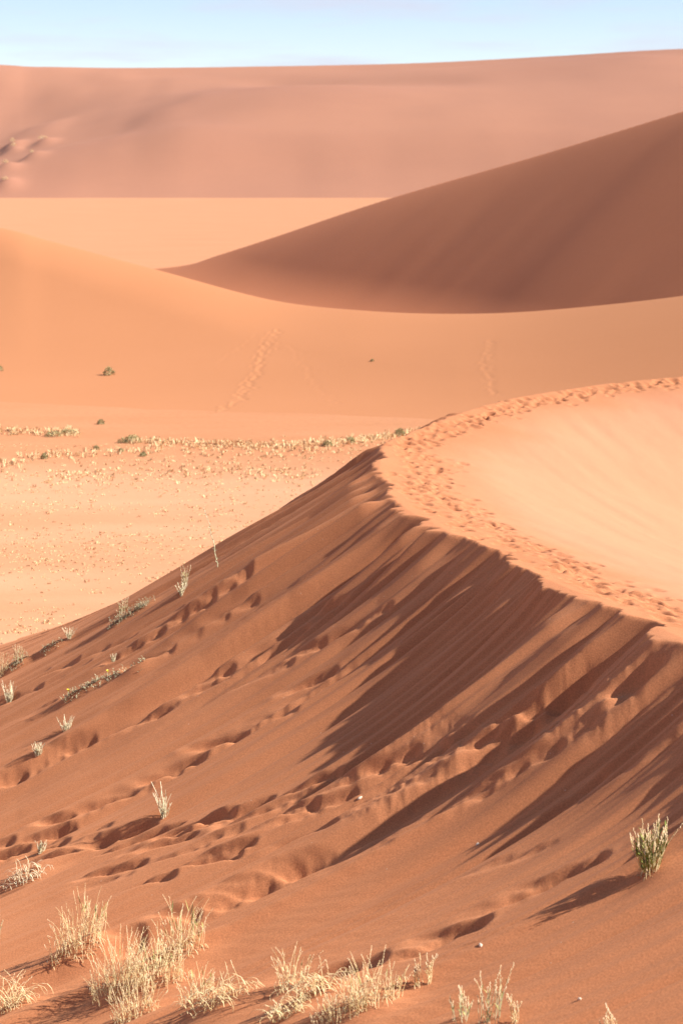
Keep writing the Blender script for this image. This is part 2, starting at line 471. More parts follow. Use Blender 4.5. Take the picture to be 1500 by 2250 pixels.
# big scoops with bright lips in the slump
for u, v, D in ((1375, 1492, .17), (1245, 1532, .11), (1050, 1613, .12), (505, 1800, .10)):
    p = ray_hit(u, v, near_base)
    near_stamp(p.x + 0.28, p.y, 1.5, footprint(-0.97, -0.2, D, 0.34, 0.16, D * 0.45))

# the trodden path along the crest
q_crest = np.arange(S_NEAR - 5, S_NEAR + 62, 0.085)
cxs = np.interp(q_crest, _cs, CREST[:, 0]); cys = np.interp(q_crest, _cs, CREST[:, 1])
for k in range(len(q_crest) - 1):
    tx, ty = cxs[k + 1] - cxs[k], cys[k + 1] - cys[k]
    L = math.hypot(tx, ty); tx /= L; ty /= L
    far = (q_crest[k] - S_NEAR)
    for rep in range(2):
        if random.random() < 0.28:
            continue
        off = random.gauss(0.95, 0.36) + 0.12 * math.sin(q_crest[k] * 0.8)
        if far > 27:
            off = random.gauss(0.55, 0.25)
        ang = random.gauss(0, 0.35) + (math.pi if random.random() < 0.5 else 0)
        ex, ey = tx * math.cos(ang) - ty * math.sin(ang), tx * math.sin(ang) + ty * math.cos(ang)
        D = random.uniform(0.03, 0.10)
        near_stamp(cxs[k] + ty * off, cys[k] - tx * off, 0.6, footprint(ex, ey, D, random.uniform(0.10, 0.19), random.uniform(0.07, 0.12), D * 0.5))

# ------------------------------------------------------------------ plants of the near dune: where they stand
# photo base point, plant kind, height and width in metres, label
PLANTS = [
    (1428, 1922, 'leafy', 0.50, 0.32, 'leafy green grass tussock with pale seed heads casting a long thin shadow'),
    (360, 1796, 'sprig', 0.52, 0.20, 'upright grey-green sprig standing alone above the deep double footprint trail'),
    (178, 2085, 'tussock', 0.72, 0.60, 'large straw and green grass tussock nearest the left edge with upright seed heads'),
    (118, 2118, 'dry', 0.36, 0.16, 'small dry straw tuft at the lower left foot of the large tussock'),
    (396, 2105, 'tussock', 0.66, 0.50, 'straw grass tussock with green blades at the top right of the bottom cluster'),
    (262, 2195, 'dry', 0.76, 0.60, 'tallest pale straw tussock, leftmost in the bottom cluster'),
    (352, 2180, 'dry', 0.60, 0.55, 'pale straw tuft in the middle of the bottom left cluster'),
    (300, 2240, 'dry', 0.46, 0.50, 'low straw tuft at the front of the bottom left cluster'),
    (430, 2208, 'tussock', 0.46, 0.34, 'thin straw tuft with one green blade right of the bottom left cluster'),
    (478, 2226, 'curl', 0.34, 0.66, 'sprawling curled dry grass at the right end of the bottom left cluster'),
    (640, 2178, 'dry', 0.50, 0.30, 'upright straw tuft left of the bottom centre tufts'),
    (690, 2198, 'curl', 0.34, 0.42, 'curled straw tuft just right of the bottom centre upright tuft'),
    (630, 2245, 'curl', 0.26, 0.40, 'low curled dry grass at the bottom edge under the upright straw tuft'),
    (745, 2262, 'dry', 0.42, 0.50, 'half buried straw tuft cut by the bottom edge in the centre'),
    (812, 2235, 'dry', 0.58, 0.46, 'wide pale straw tussock at the bottom centre'),
    (862, 2205, 'tussock', 0.46, 0.18, 'thin stalks with dark green blades at the right side of the bottom centre tussock'),
    (916, 2170, 'stalks', 0.30, 0.08, 'shorter of the two slim dry stalks under the long shadow'),
    (938, 2162, 'stalks', 0.38, 0.10, 'taller of the two slim dry stalks under the long shadow'),
    (1013, 2240, 'stalksgreen', 0.36, 0.20, 'short green and straw tuft left of the tall green stalks at the bottom edge'),
    (1075, 2245, 'stalksgreen', 0.52, 0.26, 'tall green stalks with white seed heads at the bottom edge'),
    (1125, 2250, 'stalks', 0.30, 0.10, 'small dry stalk right of the tall green stalks'),
    (1340, 2268, 'stalks', 0.24, 0.18, 'dry stalk tips poking up at the bottom right edge'),
    (22, 2225, 'curl', 0.44, 0.50, 'yellow curled dry grass in the bottom left corner'),
    (-2, 2062, 'stalksgreen', 0.44, 0.16, 'green and straw stalks cut by the left edge'),
    (52, 1944, 'curl', 0.22, 0.60, 'white bent dry stems arching over the sand by the left edge'),
    (90, 1874, 'sprig', 0.22, 0.16, 'tiny sprig beside the leftmost deep footprints'),
    (84, 1650, 'sprig', 0.25, 0.26, 'small sprig of four pale upright stems on the smooth slope by the left edge'),
    (146, 1604, 'sprig', 0.33, 0.26, 'fan shaped grey-green sprig with a long shadow on the left slope'),
    (22, 1533, 'sprig', 0.46, 0.34, 'bushy grey-green sprig touching the left edge'),
    (8, 1484, 'dry', 0.58, 0.30, 'tall pale grass at the left edge against the pan'),
    (42, 1460, 'stalksgreen', 0.40, 0.26, 'thin green stalks on the skyline of the slope beside the tall left edge grass'),
    (153, 1405, 'sprig', 0.30, 0.24, 'small sprig on the skyline of the slope above the grey creeper'),
    (250, 1447, 'sprig', 0.24, 0.10, 'little upright sprig between the two creeping mats'),
    (268, 1350, 'stalksgreen', 0.34, 0.34, 'thin bare stalks on the skyline behind the thick creeping mat'),
    (405, 1290, 'stalksgreen', 0.52, 0.22, 'open grey-green stalk cluster on the skyline below the tall seedling'),
    (399, 1310, 'sprig', 0.28, 0.20, 'small sprig just below the open stalk cluster on the skyline'),
    (478, 1250, 'seedling', 1.25, 0.10, 'single tall thin leafy seedling leaning left on the skyline'),
]
MATS = [  # a creeping plant from one photo point to another
    ((240, 1385), (328, 1330), 0.16, 170, False, 'thick grey-green creeping mat near the skyline'),
    ((146, 1543), (222, 1500), 0.11, 110, True, 'grey creeping mat with a yellow flower at its lower end'),
    ((232, 1497), (316, 1464), 0.09, 80, True, 'thin green creeper with a yellow flower near its upper end'),
    ((92, 1440), (134, 1420), 0.08, 50, False, 'short dry creeping twig near the skyline left'),
    ((22, 1480), (62, 1455), 0.09, 50, False, 'dry creeping twigs at the foot of the tall left edge grass'),
]
PEBBLES = [
    (1272, 2197, 0.035, 'white pebble alone on the smooth sand at the lower right'),
    (1048, 1856, 0.030, 'pale flat chip lying in the middle of the smooth right slope'),
    (1055, 2078, 0.030, 'small white chip just above the long thin shadow'),
    (790, 1753, 0.040, 'white chip at the lower tip of the crusted slump'),
]
P_XY = []
for (u, v, kind, h, w, lab) in PLANTS:
    p = ray_hit(u, v, near_base)
    P_XY.append((p.x, p.y))
    if kind in ('leafy', 'tussock', 'dry', 'curl') and w > 0.2:
        r = w * 0.55
        near_stamp(p.x, p.y, 2.2 * r + 0.2, lambda X, Y, r=r: 0.09 * r / 0.3 * np.exp(-((X - 0.08) / (1.3 * r)) ** 2 - (Y / r) ** 2))
for (a, b, hh, n, fl, lab) in MATS:
    for t in np.linspace(0, 1, 6):
        p = ray_hit(a[0] + (b[0] - a[0]) * t, a[1] + (b[1] - a[1]) * t, near_base)
        near_stamp(p.x, p.y, 0.5, lambda X, Y: 0.035 * np.exp(-(X / 0.2) ** 2 - (Y / 0.14) ** 2))

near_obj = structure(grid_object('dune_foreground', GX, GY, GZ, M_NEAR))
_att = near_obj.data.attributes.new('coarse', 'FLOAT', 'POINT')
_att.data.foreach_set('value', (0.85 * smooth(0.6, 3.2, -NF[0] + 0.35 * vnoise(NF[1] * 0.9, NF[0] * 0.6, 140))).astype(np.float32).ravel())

def near_z(x, y):
    """height of the finished near mesh"""
    i = np.interp(y, rows, np.arange(len(rows))); j = np.interp(x / max(y, 15.0), tc_, np.arange(len(tc_)))
    i0 = min(int(i), len(rows) - 2); j0 = min(int(j), len(tc_) - 2); a = i - i0; b = j - j0
    return float((GZ[i0, j0] * (1 - b) + GZ[i0, j0 + 1] * b) * (1 - a) + (GZ[i0 + 1, j0] * (1 - b) + GZ[i0 + 1, j0 + 1] * b) * a)

# ------------------------------------------------------------------ pan: one ground sheet to the horizon
def pan_height(x, y):
    return PAN_Z + 0.05 * fbm(x * 0.08, y * 0.08, 3, 71) + 0 * x
py = np.concatenate([np.linspace(-6000, -50, 12), np.linspace(-30, 60, 12), np.linspace(62, 150, 220), np.geomspace(152, 900, 120), np.geomspace(930, 14000, 16)])
px = np.concatenate([np.geomspace(9000, 60, 20) * -1, np.linspace(-55, 55, 240), np.geomspace(60, 9000, 20)])
PYg, PXg = np.meshgrid(py, px, indexing='ij')
_o = structure(grid_object('sand_pan', PXg, PYg, pan_height(PXg, PYg), M_PAN))
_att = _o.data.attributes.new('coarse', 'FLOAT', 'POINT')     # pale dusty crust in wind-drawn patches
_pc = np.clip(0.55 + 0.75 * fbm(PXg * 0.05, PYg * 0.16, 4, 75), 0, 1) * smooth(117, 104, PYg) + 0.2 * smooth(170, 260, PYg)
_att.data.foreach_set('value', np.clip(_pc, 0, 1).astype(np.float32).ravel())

# ------------------------------------------------------------------ golden saddle dune behind the pan
g_u = np.array([-1200, -600, -250, 0, 120, 360, 600, 800, 1000, 1200, 1500, 1800, 2400, 3200])
g_v = np.array([455, 440, 455, 500, 532, 597, 660, 683, 690, 682, 650, 600, 520, 480.0])
g_yc = np.array([205, 200, 194, 188, 186, 182, 177, 172, 168, 164, 158, 154, 150, 150.0])
g_yb = np.array([134, 134, 132, 130, 129, 126, 122, 119, 116, 114, 111, 109, 107, 107.0])
def cr1(xk, yk, n=24):
    p = spline(np.stack([xk, yk], 1), n)
    return lambda q: np.interp(q, p[:, 0], p[:, 1])
gV, gC, gB = cr1(g_u, g_v), cr1(g_u, g_yc), cr1(g_u, g_yb)
def gold_height(x, y):
    u = UC + F * x / y
    yc = gC(u); yb = gB(u)
    zc = -(gV(u) - EYE) / F * yc
    w = (y - yb) / (yc - yb)
    rise = np.clip(w, 0, 1)
    k = np.interp(u, [-300, 0, 500, 1000, 1600], [0.90, 0.84, 0.66, 0.52, 0.46])
    # concave foot, steep middle, rounded top
    f = 1.55 * k / (2.7 * (1 - k) + 1.55 * k)
    prof = np.where(rise < k, f * (rise / k) ** 2.7, f + (1 - f) * (1 - np.clip(1 - (rise - k) / (1 - k), 0, 1) ** 1.55))
    z = PAN_Z - 0.05 + (zc - PAN_Z + 0.05) * prof
    back = np.maximum(y - yc, 0)
    z = z - 0.05 * back - 0.012 * back ** 2 / (1 + 0.03 * back)
    z = z - 0.4 * smooth(0, -12, y - yb)
    z = z + 0.06 * fbm(x * 0.06, y * 0.06, 2, 81) * smooth(0.0, 0.3, w) * smooth(1.0, 0.7, w)
    return np.maximum(z, PAN_Z - 3)
gt = np.concatenate([np.linspace(-0.36, -0.165, 30)[:-1], np.linspace(-0.165, 0.165, 620), np.linspace(0.165, 0.45, 40)[1:]])
gy = np.concatenate([np.linspace(98, 205, 370), np.linspace(206, 240, 20)])
gY, gT = np.meshgrid(gy, gt, indexing='ij')
gX = gT * gY
gZ = gold_height(gX, gY)
def gold_walk(pts):
    out = []
    for u, v in pts:
        p = ray_hit(u, v, gold_height, 98, 205, 1500)
        if p is not None:
            out.append((p.x, p.y))
    return np.array(out)
for pts, D, step, spread in (
        ([(612, 725), (590, 765), (570, 810), (545, 850), (522, 884)], 0.045, 0.20, 0.22),
        ([(522, 884), (490, 905), (440, 922), (380, 935), (300, 940), (230, 948)], 0.09, 0.70, 0.14),
        ([(640, 760), (690, 830), (745, 890)], 0.012, 0.25, 0.25),
        ([(1085, 745), (1072, 800), (1085, 870)], 0.022, 0.22, 0.2),
        ([(420, 925), (500, 940), (600, 945)], 0.03, 0.7, 0.12),
        ([(570, 735), (480, 800)], 0.012, 0.3, 0.08)):
    Q = resample(gold_walk(pts), step)
    for i in range(len(Q) - 1):
        e = Q[i + 1] - Q[i]; e = e / np.hypot(*e)
        o_ = random.gauss(0, spread)
        stamp(gX, gY, gZ, gy, None, None, Q[i][0] - e[1] * o_, Q[i][1] + e[0] * o_, 2.0,
              footprint(-0.97, 0.2, D * random.uniform(0.4, 1.3), random.uniform(0.16, 0.26), 0.20, D * 0.6), gt)
structure(grid_object('dune_golden_saddle', gX, gY, gZ, M_GOLD))

# ------------------------------------------------------------------ brown slip face behind the saddle
_ba, _bb = np.array(photo_point(360, 600, y=265)), np.array(photo_point(1500, 243, y=206))
_bv = cr1(np.array([-700, -100, 360, 480, 600, 860, 1200, 1500, 1800, 2300, 3200]), np.array([745, 690, 600, 560, 521, 434, 335, 243, 150, 60, 20.0]))
B_CREST = []
for t in np.linspace(-0.6, 2.1, 120):
    p = _ba + (_bb - _ba) * t
    B_CREST.append((p[0], p[1], -(_bv(UC + F * p[0] / p[1]) - EYE) / F * p[1]))
B_CREST = np.array(B_CREST[::-1])
def brown_height(x, y):
    d, s, zc = polyline_field(x, y, B_CREST)             # d positive towards the camera
    dn = np.maximum(d, 0)
    drop = 0.43 * dn + 0.28 * (dn - 8 * (1 - np.exp(-dn / 8))) + 0.035 * fbm(s * 0.07, dn * 0.02, 3, 91) * dn / (1 + 0.05 * dn)
    zs = zc - drop
    zw = zc - 0.16 * np.maximum(-d, 0) - 0.1 * dn
    h = np.clip(0.5 + 0.5 * (zs - zw) / 0.12, 0, 1)
    z = zs * (1 - h) + zw * h - 0.12 * h * (1 - h)
    lo = PAN_Z - 0.45                                     # apron of slumped sand at the foot
    h = np.clip(0.5 + 0.5 * (z - lo) / 3.2, 0, 1)
    return lo * (1 - h) + z * h + 3.2 * h * (1 - h) - 0.6 * smooth(10, 40, np.abs(d) - 18)
bt = np.concatenate([np.linspace(-0.12, 0.165, 300), np.linspace(0.165, 0.5, 60)[1:]])
by = np.linspace(95, 330, 330)
bY, bT = np.meshgrid(by, bt, indexing='ij')
bX = bT * bY
structure(grid_object('dune_brown_slip_face', bX, bY, brown_height(bX, bY), M_BROWN))

# ------------------------------------------------------------------ far dune
f_u = np.array([-3000, -900, -300, 0, 60, 130, 260, 500, 900, 1200, 1500, 1900, 3000, 5000])
f_v = np.array([170, 120, 128, 142, 146, 147, 149, 147, 139, 124, 107, 96, 140, 200.0])
fV = cr1(f_u, f_v)
def far_height(x, y):
    u = UC + F * x / np.maximum(y, 300)
    yb = 590 + 3 * vnoise(x * 0.02, x * 0 + 1.5, 106) + 1.5 * vnoise(x * 0.07, x * 0 + 4.5, 107)
    yc = 800 - 0.02 * (u - 750)
    zc = -(fV(u) - EYE) / F * yc
    w = np.clip((y - yb) / (yc - yb), 0, 1)
    z = PAN_Z - 0.3 + (zc - PAN_Z + 0.3) * (w ** 0.95)
    win = smooth(0.0, 0.15, w) * smooth(1.0, 0.85, w)
    z = z + 4.0 * fbm(x * 0.010, y * 0.008, 3, 101) * win
    # a broad spur: its left flank turns from the sun, with soft gullies beyond it
    ax = x + 10 - 0.25 * (y - 700)
    z = z + 9.5 * np.exp(-(ax / np.where(ax < 0, 58.0, 120.0)) ** 2) * smooth(0.0, 0.25, w) * smooth(0.95, 0.35, w)
    z = z + (1.0 * vnoise(x * 0.035 + 0.3, y * 0.012, 103) + 0.7 * vnoise(x * 0.08, y * 0.03, 104)) * win * smooth(-20, -70, x)
    z = z - 9.0 * np.exp(-((x + 118) / 42.0) ** 2) * smooth(0.02, 0.3, w) * smooth(0.98, 0.6, w)
    fold = y - (735 - 0.55 * (x - 10) + 6 * vnoise(x * 0.03, x * 0 + 2, 105))
    z = z - 1.6 * np.exp(-(fold / 16) ** 2) * smooth(-45, -15, x) * smooth(60, 20, x)
    back = np.maximum(y - yc, 0)
    z = z - 0.02 * back - 0.0015 * back ** 2
    return np.maximum(z, PAN_Z - 4)
ft = np.concatenate([np.linspace(-0.75, -0.16, 50)[:-1], np.linspace(-0.16, 0.16, 330), np.linspace(0.16, 0.85, 60)[1:]])
fy = np.concatenate([np.linspace(570, 830, 260), np.linspace(835, 1050, 40)])
fY, fT = np.meshgrid(fy, ft, indexing='ij')
fX = fT * fY
fZ = far_height(fX, fY)
FAR_SHRUBS = []
for u, v in ((28, 322), (30, 332), (95, 316), (70, 347), (12, 370), (12, 407)):
    p = ray_hit(u, v, far_height, 560, 900, 2000)
    FAR_SHRUBS.append((p.x, p.y))
    fZ += 1.5 * np.exp(-((fX - p.x - 0.5) / 3.2) ** 2 - ((fY - p.y) / 5.5) ** 2)      # sand heaped round the plant
    fZ -= 0.9 * np.exp(-((fX - p.x + 5.5) / 3.4) ** 2 - ((fY - p.y) / 6.0) ** 2)      # hollow in its lee
structure(grid_object('dune_far', fX, fY, fZ, M_FAR))

# ------------------------------------------------------------------ plant materials
def plant_material(name, c1, c2, scale=9.0):
    m = bpy.data.materials.new(name)
    m.use_nodes = True
    n, l = m.node_tree.nodes, m.node_tree.links
    b = n['Principled BSDF']
    b.inputs['Roughness'].default_value = 0.7
    b.inputs['Specular IOR Level'].default_value = 0.25
    tc = n.new('ShaderNodeTexCoord')
    nz = n.new('ShaderNodeTexNoise'); nz.inputs['Scale'].default_value = scale; nz.inputs['Detail'].default_value = 2
    l.new(tc.outputs['Object'], nz.inputs['Vector'])
    rp = n.new('ShaderNodeValToRGB')
    rp.color_ramp.elements[0].position = 0.38; rp.color_ramp.elements[1].position = 0.62
    rp.color_ramp.elements[0].color = (*c1, 1); rp.color_ramp.elements[1].color = (*c2, 1)
    l.new(nz.outputs['Fac'], rp.inputs['Fac'])
    l.new(rp.outputs['Color'], b.inputs['Base Color'])
    return m

M_STRAW = plant_material('straw', (0.60, 0.45, 0.22), (0.77, 0.63, 0.37), 14)
M_PALE = plant_material('pale_stem', (0.60, 0.52, 0.34), (0.76, 0.68, 0.48), 14)
M_HEAD = plant_material('seed_head', (0.60, 0.42, 0.23), (0.78, 0.63, 0.42), 20)
M_GREEN = plant_material('green_leaf', (0.14, 0.19, 0.035), (0.32, 0.35, 0.08), 12)
M_OLIVE = plant_material('olive_blade', (0.30, 0.31, 0.10), (0.48, 0.44, 0.17), 12)
M_SAGE = plant_material('sage_stem', (0.36, 0.36, 0.21), (0.58, 0.54, 0.36), 14)
M_TWIG = plant_material('grey_twig', (0.26, 0.22, 0.13), (0.46, 0.40, 0.25), 18)
M_FLOWER = plant_material('yellow_flower', (0.85, 0.68, 0.03), (0.88, 0.75, 0.08), 20)
M_DRY = plant_material('dry_ground_grass', (0.66, 0.43, 0.225), (0.77, 0.57, 0.32), 0.7)
M_SHRUB = plant_material('shrub_green', (0.22, 0.20, 0.08), (0.46, 0.38, 0.18), 1.6)
M_PEBBLE = plant_material('pale_pebble', (0.50, 0.38, 0.28), (0.68, 0.56, 0.45), 60)

class Geo:
    """collects tubes and ribbons, then links them as one mesh object"""
    def __init__(self):
        self.v, self.f = [], []
    def tube(self, pts, r0, r1, n=3):
        base = len(self.v)
        m = len(pts)
        for i, p in enumerate(pts):
            r = r0 + (r1 - r0) * i / (m - 1)
            for k in range(n):
                a = 2 * math.pi * k / n
                self.v.append((p[0] + r * math.cos(a), p[1] + r * math.sin(a), p[2]))
        for i in range(m - 1):
            for k in range(n):
                a, b = base + i * n + k, base + i * n + (k + 1) % n
                self.f.append((a, b, b + n, a + n))
    def ribbon(self, pts, w, ang):
        """leaf blade with a fold: three verts across, tapering to the tip"""
        base = len(self.v); m = len(pts)
        cx, sx = math.cos(ang), math.sin(ang)
        for i, p in enumerate(pts):
            t = i / (m - 1)
            ww = w * (0.55 + 0.9 * t - 1.45 * t ** 2.2) if t < 1 else 0.0005
            ww = max(ww, 0.0006)
            self.v += [(p[0] - cx * ww, p[1] - sx * ww, p[2] + 0.25 * ww), tuple(p), (p[0] + cx * ww, p[1] + sx * ww, p[2] + 0.25 * ww)]
        for i in range(m - 1):
            a = base + 3 * i
            self.f += [(a, a + 1, a + 4, a + 3), (a + 1, a + 2, a + 5, a + 4)]
    def bead(self, p, r, e):
        """small pointed seed"""
        b = len(self.v)
        self.v += [(p[0], p[1], p[2] - e), (p[0] + r, p[1], p[2]), (p[0] - r * .5, p[1] + r * .87, p[2]), (p[0] - r * .5, p[1] - r * .87, p[2]), (p[0], p[1], p[2] + e)]
        self.f += [(b, b + 2, b + 1), (b, b + 3, b + 2), (b, b + 1, b + 3), (b + 4, b + 1, b + 2), (b + 4, b + 2, b + 3), (b + 4, b + 3, b + 1)]
    def build(self, name, mat, parent=None, stuff=False):
        if not self.v:
            return None
        me = bpy.data.meshes.new(name)
        me.from_pydata(self.v, [], self.f)
        me.update()
        me.materials.append(mat)
        o = bpy.data.objects.new(name, me)
        COL.objects.link(o)
        if parent is not None:
            o.parent = parent
        if stuff:
            o['kind'] = 'stuff'
        return o

def tag(o, label, cat, group=None):
    o['label'] = label; o['category'] = cat
    if group:
        o['group'] = group
    return o

def thing(name, loc, label, cat, group=None):
    o = bpy.data.objects.new(name, None)
    COL.objects.link(o)
    o.empty_display_size = 0.1
    o.location = loc
    return tag(o, label, cat, group)

U = random.uniform
def stalk(x, y, h, lean, az, droop=0.0, n=6, z0=-0.03, wob=0.02):
    """curved stem line from the sand up"""
    pts = []
    wx, wy = U(-wob, wob), U(-wob, wob)
    for i in range(n):
        t = i / (n - 1)
        out = h * (lean * t + droop * t ** 2.6)
        pts.append((x + math.cos(az) * out + wx * math.sin(t * 4.5), y + math.sin(az) * out + wy * math.sin(t * 5.5 + 1),
                    z0 + h * t * (1 - 0.35 * droop * t ** 2)))
    return pts

def seed_spike(G, pts, frac, r, n):
    """row of seeds round the top of a stalk"""
    m = len(pts)
    for k in range(n):
        t = 1 - frac * k / n
        i = min(int(t * (m - 1)), m - 2); f = t * (m - 1) - i
        p = [pts[i][c] * (1 - f) + pts[i + 1][c] * f for c in range(3)]
        a = U(0, 6.28)
        G.bead((p[0] + math.cos(a) * r * .9, p[1] + math.sin(a) * r * .9, p[2]), r * U(.7, 1.2), r * U(1.8, 3.0))

def slope_z(x0, y0, z0, dx, dy):
    return near_z(x0 + dx, y0 + dy) - z0

def make_plant(kind, x, y, h, w, label):
    z = near_z(x, y)
    cat = 'plant' if kind in ('sprig', 'seedling') else 'grass'
    nm = {'sprig': 'desert_sprig', 'seedling': 'desert_seedling', 'leafy': 'grass_tussock', 'tussock': 'grass_tussock', 'dry': 'dry_grass_tuft',
          'curl': 'curled_grass_tuft', 'stalks': 'grass_stalk', 'stalksgreen': 'grass_stalk'}[kind]
    t = thing(nm, (x, y, z), label, cat)
    S, L, G, H, B = Geo(), Geo(), Geo(), Geo(), Geo()
    def spot(sp=1.0):
        a, r = U(0, 6.28), math.sqrt(random.random()) * 0.5 * w * sp
        px, py = math.cos(a) * r, math.sin(a) * r * 0.7
        return px, py, slope_z(x, y, z, px, py)
    if kind in ('tussock', 'dry'):
        area = w / 0.5
        n = int((95 if kind == 'tussock' else 105) * area * (0.5 + 0.5 * area))
        n = max(10, min(int(n * 0.68), 120))
        for k in range(n):
            px, py, pz = spot()
            hh = h * U(0.45, 1.0) * (1 - 0.35 * (2 * math.hypot(px, py) / w) ** 2)
            az = math.atan2(py, px) + U(-1, 1)
            p = stalk(px, py, hh * U(0.8, 1.1), U(0.0, 0.26), az, U(0, 0.34), 7, pz - 0.03, 0.018)
            S.tube(p, U(0.0026, 0.0040), 0.0014)
            if random.random() < 0.62:
                seed_spike(H, p, U(0.15, 0.32), 0.0042, random.randint(5, 9))
            # dry leaves hanging off the stalk
            for j in range(random.randint(1, 3)):
                i = random.randint(1, 4); q = p[i]; a = U(0, 6.28); ll = h * U(0.08, 0.22)
                pts = [(q[0] + math.cos(a) * ll * tt * 0.75, q[1] + math.sin(a) * ll * tt * 0.75, q[2] + ll * (0.8 * tt - 1.25 * tt * tt)) for tt in (0, .3, .6, .85, 1)]
                gp = (0.6 if kind == 'tussock' else 0.22) * smooth(0.15, 0.5, q[2] / h)
                if random.random() < gp:
                    pts = [(q[0] + math.cos(a) * ll * tt * 0.35, q[1] + math.sin(a) * ll * tt * 0.35, q[2] + ll * 0.95 * tt) for tt in (0, .35, .7, 1)]
                    G.ribbon(pts, U(0.007, 0.011), a + 1.57)
                else:
                    L.ribbon(pts, U(0.003, 0.006), a + 1.57)
        S.build('stem', M_STRAW, t, True); L.build('dry_leaf', M_STRAW, t, True)
        G.build('green_leaf', M_OLIVE, t, True); H.build('seed_head', M_HEAD, t, True)
    elif kind == 'leafy':
        n = int(30 + 90 * w)
        for k in range(n):
            px, py, pz = spot(0.55)
            az = math.atan2(py, px) + U(-.6, .6); r = math.hypot(px, py) / (0.5 * w)
            hh = h * U(0.55, 1.0)
            p = stalk(px, py, hh, 0.08 + 0.62 * r * U(.4, 1.3), az, U(-.12, .15), 8, pz - 0.03, 0.012)
            S.tube(p, 0.0036, 0.0016)
            if random.random() < 0.9:
                seed_spike(H, p, U(0.28, 0.45), 0.0056, random.randint(8, 14))
            for j in range(random.randint(2, 4)):
                i = random.randint(1, 5); q = p[i]; a = az + U(-1.2, 1.2); ll = h * U(0.15, 0.30)
                pts = [(q[0] + math.cos(a) * ll * tt * 0.5, q[1] + math.sin(a) * ll * tt * 0.5, q[2] + ll * (1.0 * tt - 0.25 * tt * tt)) for tt in (0, .25, .5, .75, 1)]
                (G if random.random() < 0.72 else B).ribbon(pts, U(0.010, 0.018), a + 1.57)
        for k in range(int(n * .35)):
            px, py, pz = spot(0.8)
            a = U(0, 6.28); ll = U(0.05, 0.12)
            L.ribbon([(px + math.cos(a) * ll * tt, py + math.sin(a) * ll * tt, pz - 0.01 + 0.10 * tt - 0.11 * tt * tt) for tt in (0, .3, .6, 1)], 0.006, a + 1.57)
        S.build('stem', M_STRAW, t, True); H.build('seed_head', M_HEAD, t, True)
        G.build('green_leaf', M_GREEN, t, True); B.build('olive_leaf', M_OLIVE, t, True); L.build('dry_leaf', M_STRAW, t, True)
    elif kind in ('stalks', 'stalksgreen'):
        n = max(4, int(6 + 30 * w)) if kind == 'stalks' else max(7, int(8 + 34 * w))
        for k in range(n):
            px, py, pz = spot(0.8)
            p = stalk(px, py, h * U(0.55, 1.0), U(0.0, 0.22), U(0, 6.28), U(0, 0.15), 7, pz - 0.03, 0.015)
            S.tube(p, 0.0034, 0.0017)
            seed_spike(H, p, U(0.2, 0.4), 0.0052, random.randint(6, 11))
            for j in range(random.randint(1, 3)):
                q = p[random.randint(1, 4)]; a = U(0, 6.28); ll = h * U(0.12, 0.28)
                pts = [(q[0] + math.cos(a) * ll * tt * 0.55, q[1] + math.sin(a) * ll * tt * 0.55, q[2] + ll * (1.0 * tt - 0.5 * tt * tt)) for tt in (0, .3, .6, 1)]
                (G if kind == 'stalksgreen' and random.random() < .7 else L).ribbon(pts, U(0.006, 0.010), a + 1.57)
        S.build('stem', M_STRAW if kind == 'stalks' else M_SAGE, t, True); H.build('seed_head', M_HEAD, t, True)
        L.build('dry_leaf', M_STRAW, t, True); G.build('green_leaf', M_OLIVE, t, True)
    elif kind == 'sprig':
        n = max(9, int(10 + 75 * w))
        for k in range(n):
            az = U(0, 6.28)
            hh = h * (U(0.75, 1.0) if random.random() < 0.45 else U(0.3, 0.65))
            px, py, pz = spot(0.3)
            p = stalk(px, py, hh, U(0.06, 0.26 + 0.6 * w / h), az, U(-.12, .12), 6, pz - 0.03, 0.016)
            S.tube(p, 0.0058, 0.0036)
            for j in range(random.randint(3, 7)):
                i = random.randint(0, 4); q = p[i]; a = U(0, 6.28); ll = U(0.03, 0.07)
                L.ribbon([(q[0] + math.cos(a) * ll * tt * .7, q[1] + math.sin(a) * ll * tt * .7, q[2] + ll * .8 * tt) for tt in (0, .5, 1)], 0.006, a + 1.57)
        S.build('stem', M_PALE, t, True); L.build('small_leaf', M_SAGE, t, True)
    elif kind == 'seedling':
        p = [(-0.28 * (i / 11) ** 1.4 + 0.012 * math.sin(i * 1.7), 0.01 * math.cos(i), -0.04 + (h + 0.04) * i / 11) for i in range(12)]
        S.tube(p, 0.011, 0.006, 4)
        S.build('stem', M_SAGE, t)
        for k in range(34):
            f = 0.08 + 0.9 * k / 34; i = min(int(f * 11), 10)
            q = [p[i][c] + (p[i + 1][c] - p[i][c]) * (f * 11 - i) for c in range(3)]
            a = k * 2.4; ll = U(0.04, 0.075)
            L.ribbon([(q[0] + math.cos(a) * ll * tt * .8, q[1] + math.sin(a) * ll * tt * .8, q[2] + ll * .5 * tt) for tt in (0, .4, .75, 1)], 0.018, a + 1.57)
        L.build('leaf', M_SAGE, t, True)
    elif kind == 'curl':
        n = int(30 + 60 * w)
        for k in range(n):
            px, py, pz = spot()
            az = random.choice((U(-0.7, 0.7), U(2.4, 3.9))); ll = h * U(0.5, 1.25)
            pts = []
            for i in range(9):
                tt = i / 8
                ang = 1.45 - tt * U(2.2, 3.4) * (0.55 + 0.45 * tt)
                if i == 0:
                    q = [px, py, pz - 0.02]
                else:
                    st = ll / 8
                    q = [q[0] + math.cos(az) * math.cos(ang) * st + U(-.006, .006), q[1] + math.sin(az) * math.cos(ang) * st + U(-.006, .006), q[2] + math.sin(ang) * st * 1.1]
                gz = slope_z(x, y, z, q[0], q[1]) + 0.004
                q[2] = max(q[2], gz)
                pts.append(tuple(q))
